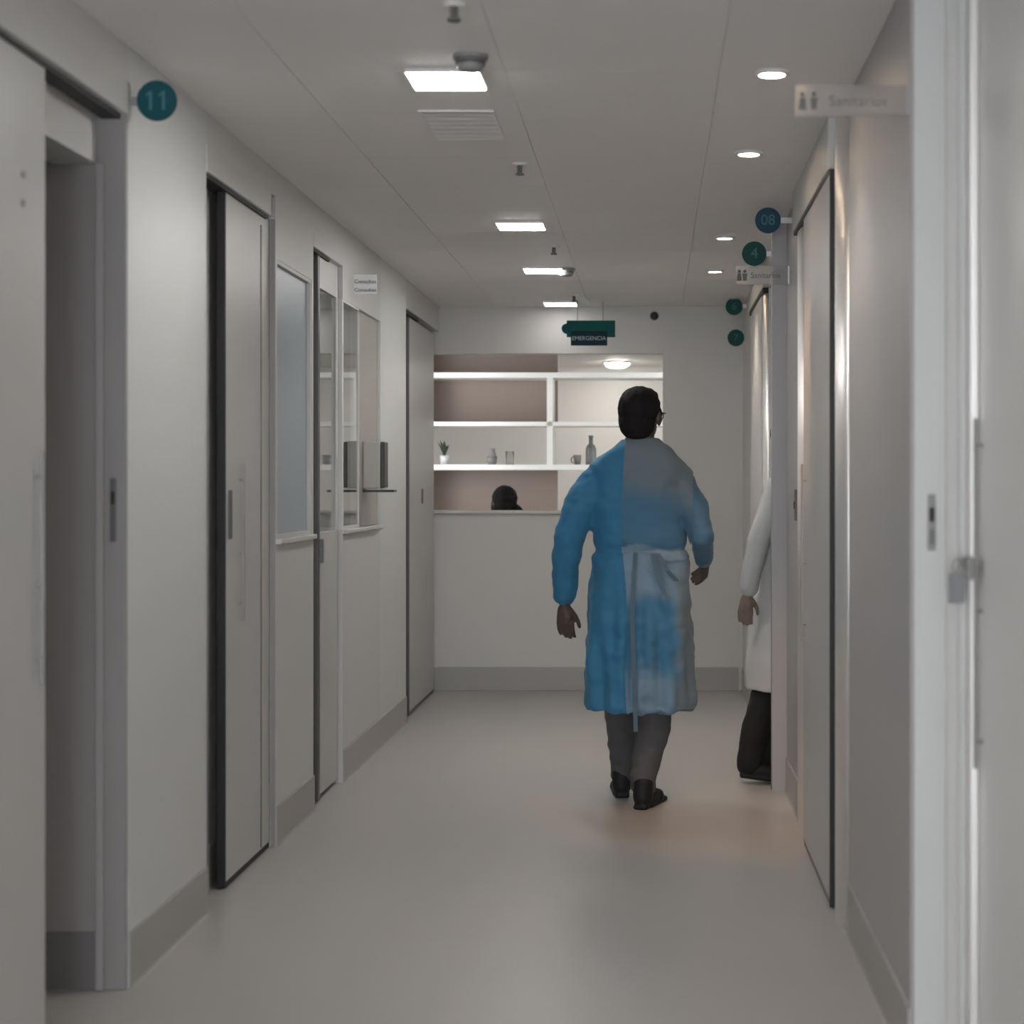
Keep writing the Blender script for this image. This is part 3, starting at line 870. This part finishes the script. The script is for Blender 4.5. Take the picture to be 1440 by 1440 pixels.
# hair: cap over the skull down to the nape
bm = bmesh.new()
s = 1.06
add_ball(bm, at(0, -.020, .030), (.085 * s, .097 * s, .088 * s), RZ, 24)
add_ball(bm, at(0, -.050, -.028), (.074 * s, .062 * s, .074 * s), RZ, 24)
add_ball(bm, at(.0, .03, .075), (.066 * s, .058 * s, .040 * s), RZ)
for q in (-1, 1): add_ball(bm, at(q * .074, .018, .0), (.010 * s, .02 * s, .035 * s), RZ)
skin('hair', bm, .006, 'hair', man, 3, lambda p, n: .004 * noise.noise(p * 45))
# glasses
g = obj('glasses', tube_bm([at(-.078, -.0, .012), at(-.079, .085, .012), at(-.06, .112, .012), at(0, .117, .016), at(.06, .112, .012), at(.079, .085, .012), at(.078, -.0, .012)], .0028), 'dark', man, smooth=True)
for q in (-1, 1):
    obj('lens_rim', tube_bm([at(q * .036 + .026 * math.cos(a), .116, .002 + .019 * math.sin(a)) for a in [i * math.pi / 10 for i in range(21)]], .0025), 'dark', g, smooth=True)
# trousers
bm = bmesh.new()
limb(bm, [hipL, kneeL, (ankL[0], ankL[1] - .01, .14)], [.09, .079, .056])
limb(bm, [(hipR[0], hipR[1], hipR[2]), kneeR, (.0, Y, .32), (ankR[0] + .005, ankR[1], .14)], [.09, .084, .076, .058])
limb(bm, [(ankL[0], ankL[1] - .01, .14), (ankL[0], ankL[1], .095)], [.056, .054])
limb(bm, [(ankR[0] + .005, ankR[1], .14), (ankR[0] + .005, ankR[1], .095)], [.058, .056])
limb(bm, [(-.14, Y, .95), (.02, Y, .95)], [.10, .10])
skin('trousers', bm, .007, 'trouser', man, 4, lambda p, n: .007 * noise.noise(Vector((p.x * 14, p.y * 14, p.z * 26))))
shoe('shoe', (-.130, Y + .165, 0), R(6), man)
shoe('shoe', (-.056, Y - .105, 0), R(-20), man)
# gown
bm = bmesh.new()
loft(bm, [(.413, -.058, Y + .01, .226, .165), (.50, -.058, Y + .01, .226, .165), (.62, -.06, Y + .005, .222, .16), (.80, -.06, Y, .215, .152), (.95, -.058, Y, .207, .145),
          (1.08, -.056, Y, .198, .135), (1.20, -.06, Y, .200, .132), (1.30, -.064, Y, .205, .13), (1.37, -.066, Y, .206, .120),
          (1.435, -.066, Y - .004, .203, .102), (1.47, -.064, Y - .010, .172, .094), (1.50, -.060, Y - .014, .132, .09), (1.525, -.056, Y - .014, .094, .084), (1.542, -.055, Y - .012, .080, .078)])
limb(bm, [(-.236, Y, 1.355), (-.300, Y - .02, 1.27), (-.355, Y - .05, 1.12), (-.368, Y - .02, .99), (-.372, Y + .005, .885)], [.080, .077, .066, .058, .045])
limb(bm, [(.105, Y, 1.355), (.166, Y - .04, 1.265), (.204, Y - .085, 1.14)], [.078, .064, .051])
limb(bm, [(.204, Y - .085, 1.14), (.214, Y + .02, 1.085), (.220, Y + .09, 1.045)], [.051, .049, .044])
def folds(p, n):
    k = max(0, min(1, (1.05 - p.z) / .5))
    a = math.atan2(p.y - Y, p.x + .06)
    f = k * (.011 * math.sin(9 * a + 2 * math.sin(p.z * 4)) + .006 * math.sin(17 * a + p.z * 6))
    f += .010 * noise.noise(Vector((p.x * 9, p.y * 9, p.z * 13))) + .005 * noise.noise(Vector((p.x * 22, p.y * 22, p.z * 30)))
    f -= .012 * math.exp(-((p.z - 1.08) / .02) ** 2) if abs(p.x + .06) < .215 else 0
    return f if p.z > .425 else f * .6
gown = skin('gown', bm, .007, 'gown', man, 5, folds)
def seam(z): return -.124 + .03 * max(0, (1.1 - z)) + .008 * math.sin(z * 9)
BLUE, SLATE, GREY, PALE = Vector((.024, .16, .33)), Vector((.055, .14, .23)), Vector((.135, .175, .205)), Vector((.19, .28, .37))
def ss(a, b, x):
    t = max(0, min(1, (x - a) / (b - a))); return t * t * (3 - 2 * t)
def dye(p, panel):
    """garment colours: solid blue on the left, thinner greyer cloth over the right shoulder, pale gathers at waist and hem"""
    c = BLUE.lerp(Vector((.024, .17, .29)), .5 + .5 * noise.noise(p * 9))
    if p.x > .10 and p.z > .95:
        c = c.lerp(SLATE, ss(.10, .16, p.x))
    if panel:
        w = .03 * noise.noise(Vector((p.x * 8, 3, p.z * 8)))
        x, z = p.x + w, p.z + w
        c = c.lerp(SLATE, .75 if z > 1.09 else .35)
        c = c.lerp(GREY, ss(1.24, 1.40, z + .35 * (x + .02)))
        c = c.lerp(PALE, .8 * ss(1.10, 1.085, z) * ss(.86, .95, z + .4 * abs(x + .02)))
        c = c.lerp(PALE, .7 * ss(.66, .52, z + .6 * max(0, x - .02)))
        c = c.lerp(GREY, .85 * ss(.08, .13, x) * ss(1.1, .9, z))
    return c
def paint(o, panel):
    org = W[o.name]
    ca = o.data.color_attributes.get('dye') or o.data.color_attributes.new('dye', 'FLOAT_COLOR', 'POINT')
    for v, d in zip(o.data.vertices, ca.data):
        d.color = (*dye(v.co + org, panel), 1)
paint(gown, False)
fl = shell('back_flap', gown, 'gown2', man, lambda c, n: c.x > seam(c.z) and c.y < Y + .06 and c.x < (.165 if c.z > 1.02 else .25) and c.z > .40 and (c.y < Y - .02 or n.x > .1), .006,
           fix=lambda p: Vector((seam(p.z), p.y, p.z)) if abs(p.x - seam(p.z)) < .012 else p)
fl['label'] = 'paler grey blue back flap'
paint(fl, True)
def sash(c): return c.z + .10 * (c.x + .06) + .012 * math.sin(c.x * 25)
wt = shell('waist_tie', gown, 'tie', man, lambda c, n: 1.06 < sash(c) < 1.095 and seam(c.z) < c.x < .17 and c.y < Y and n.y < .2, lambda p: .012)
def ribbon(pts, w, m='tie'):
    bm = bmesh.new()
    f = [(bm.verts.new((x - w, y, z)), bm.verts.new((x + w, y, z))) for x, y, z in pts]
    for a, b in zip(f, f[1:]): bm.faces.new((a[0], a[1], b[1], b[0]))
    bmesh.ops.solidify(bm, geom=bm.faces[:], thickness=.003)
    return obj('tie_ribbon', bm, m, man)
ribbon([(-.07, Y - .160, 1.075), (-.08, Y - .175, .93), (-.085, Y - .185, .80), (-.075, Y - .195, .55), (-.07, Y - .196, .34)], .009)
ribbon([(.02, Y - .160, 1.07), (.06, Y - .172, 1.0), (.10, Y - .160, .955)], .012)
ribbon([(.0, Y - .165, 1.07), (.02, Y - .176, .98), (.05, Y - .180, .90)], .011)

# ---- person in a white coat, stepping through the doorway on the right
dr = empty('person', (.6, 7.9, 0), 'person in a white coat and black trousers stepping into the doorway at right', 'person')
bm = bmesh.new()
at = head(bm, (.66, 7.90, 1.56), R(-90), 1.0)
limb(bm, [(.62, 7.9, 1.36), (.65, 7.9, 1.48)], [.055, .05])
limb(bm, [(.60, 7.9, .95), (.61, 7.9, 1.12), (.61, 7.9, 1.28)], [.115, .105, .11])
limb(bm, [(.60, 7.78, 1.30), (.61, 7.9, 1.33), (.62, 8.02, 1.30)], [.045, .07, .045])
limb(bm, [(.575, 7.755, 1.31), (.475, 7.735, 1.10), (.432, 7.735, .87)], [.05, .038, .025])
limb(bm, [(.63, 8.06, 1.33), (.68, 8.08, 1.10), (.80, 8.06, .95)], [.05, .038, .025])
hand(bm, (.430, 7.735, .862), (-.12, .0, -1), (.3, 1, 0), (1, 0, 0), .92)
hand(bm, (.80, 8.06, .95), (.8, 0, -.4), (0, -1, 0), (.3, 0, 1), .92)
hA, kA, aA = (.60, 7.84, .90), (.545, 7.80, .48), (.44, 7.74, .12)
hB, kB, aB = (.61, 7.98, .90), (.60, 7.99, .49), (.565, 7.99, .10)
limb(bm, [hA, kA, aA], [.08, .055, .036]); limb(bm, [hB, kB, aB], [.08, .055, .036])
limb(bm, [aA, (.48, 7.74, .06)], [.034, .026]); limb(bm, [aB, (.65, 7.99, .045)], [.034, .026])
body = skin('body', bm, .005, 'skin2', dr, 3)
eyes(at, body)
bm = bmesh.new()
add_ball(bm, at(0, -.020, .030), (.084, .098, .090), R(-90), 24)
add_ball(bm, at(0, -.05, -.035), (.070, .06, .08), R(-90), 24)
skin('hair', bm, .007, 'hair', dr, 3)
bm = bmesh.new()
limb(bm, [hA, kA, (.46, 7.75, .22), (.438, 7.74, .09)], [.10, .074, .064, .060])
limb(bm, [hB, kB, (.57, 7.99, .12), (.565, 7.99, .06)], [.105, .088, .082, .08])
limb(bm, [(.60, 7.84, .93), (.61, 7.98, .93)], [.12, .12])
skin('trousers', bm, .008, 'black', dr, 4, lambda p, n: .006 * noise.noise(p * 18))
shoe('shoe', (.392, 7.735, .03), R(-90), dr, pitch=R(-7))
shoe('shoe', (.535, 7.99, 0), R(-90), dr)
bm = bmesh.new()
loft(bm, [(.42, .595, 7.885, .172, .235), (.55, .597, 7.885, .168, .23), (.70, .60, 7.89, .156, .218), (.85, .603, 7.90, .140, .192), (1.05, .605, 7.90, .122, .175), (1.22, .608, 7.90, .122, .172),
          (1.32, .610, 7.90, .105, .16), (1.37, .615, 7.90, .085, .12), (1.41, .63, 7.90, .065, .075), (1.44, .635, 7.90, .06, .065)])
limb(bm, [(.575, 7.76, 1.335), (.525, 7.738, 1.2), (.475, 7.735, 1.09), (.437, 7.735, .89)], [.068, .06, .054, .043])
limb(bm, [(.625, 8.03, 1.31), (.68, 8.08, 1.10), (.78, 8.06, .97)], [.068, .055, .045])
skin('coat', bm, .008, 'coat', dr, 4, lambda p, n: .008 * noise.noise(Vector((p.x * 10, p.y * 10, p.z * 8))))

# ---- seated person whose dark-haired head shows over the counter
px, py = -1.03, 11.82
st = empty('stool', (px, py, 0), 'office stool hidden behind the counter under the seated person', 'stool')
cyl('seat', (px, py + .02, .40), .19, .06, 'dark', st, seg=24, bevel=.015)
cyl('column', (px, py + .02, .21), .025, .33, 'steel', st, seg=12)
cyl('base', (px, py + .02, .025), .20, .05, 'dgrey', st, seg=20, r2=.05)
ps = empty('person', (px, py, 0), 'seated person behind the counter, only the dark hair showing above it', 'person')
bm = bmesh.new()
hz = 1.235
at = head(bm, (px, py, hz), R(20), .95)
limb(bm, [(px, py, 1.03), (px, py - .005, 1.14)], [.055, .05])
limb(bm, [(px, py + .0, .58), (px, py, .75), (px, py, .95)], [.12, .115, .12])
limb(bm, [(px - .15, py, 1.0), (px + .15, py, 1.0)], [.06, .06])
for q in (-1, 1):
    limb(bm, [(px + q * .17, py, 1.0), (px + q * .2, py + .02, .75), (px + q * .12, py + .16, .62)], [.05, .04, .027])
    hand(bm, (px + q * .12, py + .16, .62), (-.3 * q, 1, -.1), (0, 0, -1), (-q, 0, .1), .9)
    limb(bm, [(px + q * .09, py, .53), (px + q * .11, py + .19, .53), (px + q * .11, py + .17, .10), (px + q * .12, py + .22, .05)], [.075, .06, .036, .03])
body = skin('body', bm, .006, 'skin2', ps, 3)
eyes(at, body, .95)
bm = bmesh.new()
add_ball(bm, at(0, -.018, .030), (.088, .100, .090), R(20), 24)
add_ball(bm, at(0, -.05, -.035), (.082, .065, .075), R(20), 24)
limb(bm, [at(.05, -.085, -.03), at(.09, -.095, -.055), at(.115, -.10, -.062)], [.03, .022, .008])
for q in (-1, 1): add_ball(bm, at(q * .07, .01, -.03), (.022, .04, .07), R(20))
add_ball(bm, at(0, .066, .05), (.066, .03, .04), R(20))
skin('hair', bm, .006, 'hair', ps, 3, lambda p, n: .004 * noise.noise(p * 40))
bm = bmesh.new()
loft(bm, [(.50, px, py, .16, .13), (.75, px, py, .15, .125), (.93, px, py, .17, .13), (1.02, px, py, .13, .10), (1.065, px, py, .07, .065)])
for q in (-1, 1):
    limb(bm, [(px + q * .15, py, .99), (px + q * .2, py + .02, .75), (px + q * .13, py + .14, .63)], [.066, .054, .042])
skin('shirt', bm, .008, 'shirt', ps, 4)
bm = bmesh.new()
for q in (-1, 1):
    limb(bm, [(px + q * .085, py, .535), (px + q * .11, py + .19, .535), (px + q * .11, py + .17, .12)], [.092, .076, .055])
skin('trousers', bm, .008, 'black', ps, 4)
for q in (-1, 1): shoe('shoe', (px + q * .11, py + .13, 0), 0, ps)

# ------------------------------------------------------------------ what the parts of the setting are
for n, lb, ct in (('floor', 'grey vinyl floor running down the whole corridor', 'floor'),
                  ('ceiling', 'pale grey panelled ceiling over the corridor', 'ceiling'),
                  ('wall_left', 'long white left wall with piers and door niches', 'wall'),
                  ('wall_right', 'long grey right wall with proud sliding doors', 'wall'),
                  ('wall_end', 'pale end wall with the shelf hatch cut into it', 'wall'),
                  ('wall_back', 'wall behind the viewer around the open corridor end', 'wall'),
                  ('wall_side_room', 'dark partitions of the room behind the nearest left door', 'wall'),
                  ('wall_treatment_room', 'partitions of the unlit room behind the left windows', 'wall'),
                  ('wall_side_passage', 'walls of the passage that the white coat steps into', 'wall'),
                  ('wall_back_room', 'bright walls of the room behind the shelves', 'wall'),
                  ('baseboard_left', 'grey vinyl skirting along the left wall', 'baseboard'),
                  ('baseboard_right', 'grey vinyl skirting along the right wall', 'baseboard'),
                  ('baseboard_end', 'grey vinyl skirting along the end wall', 'baseboard')):
    tag(bpy.data.objects[n], lb, ct)
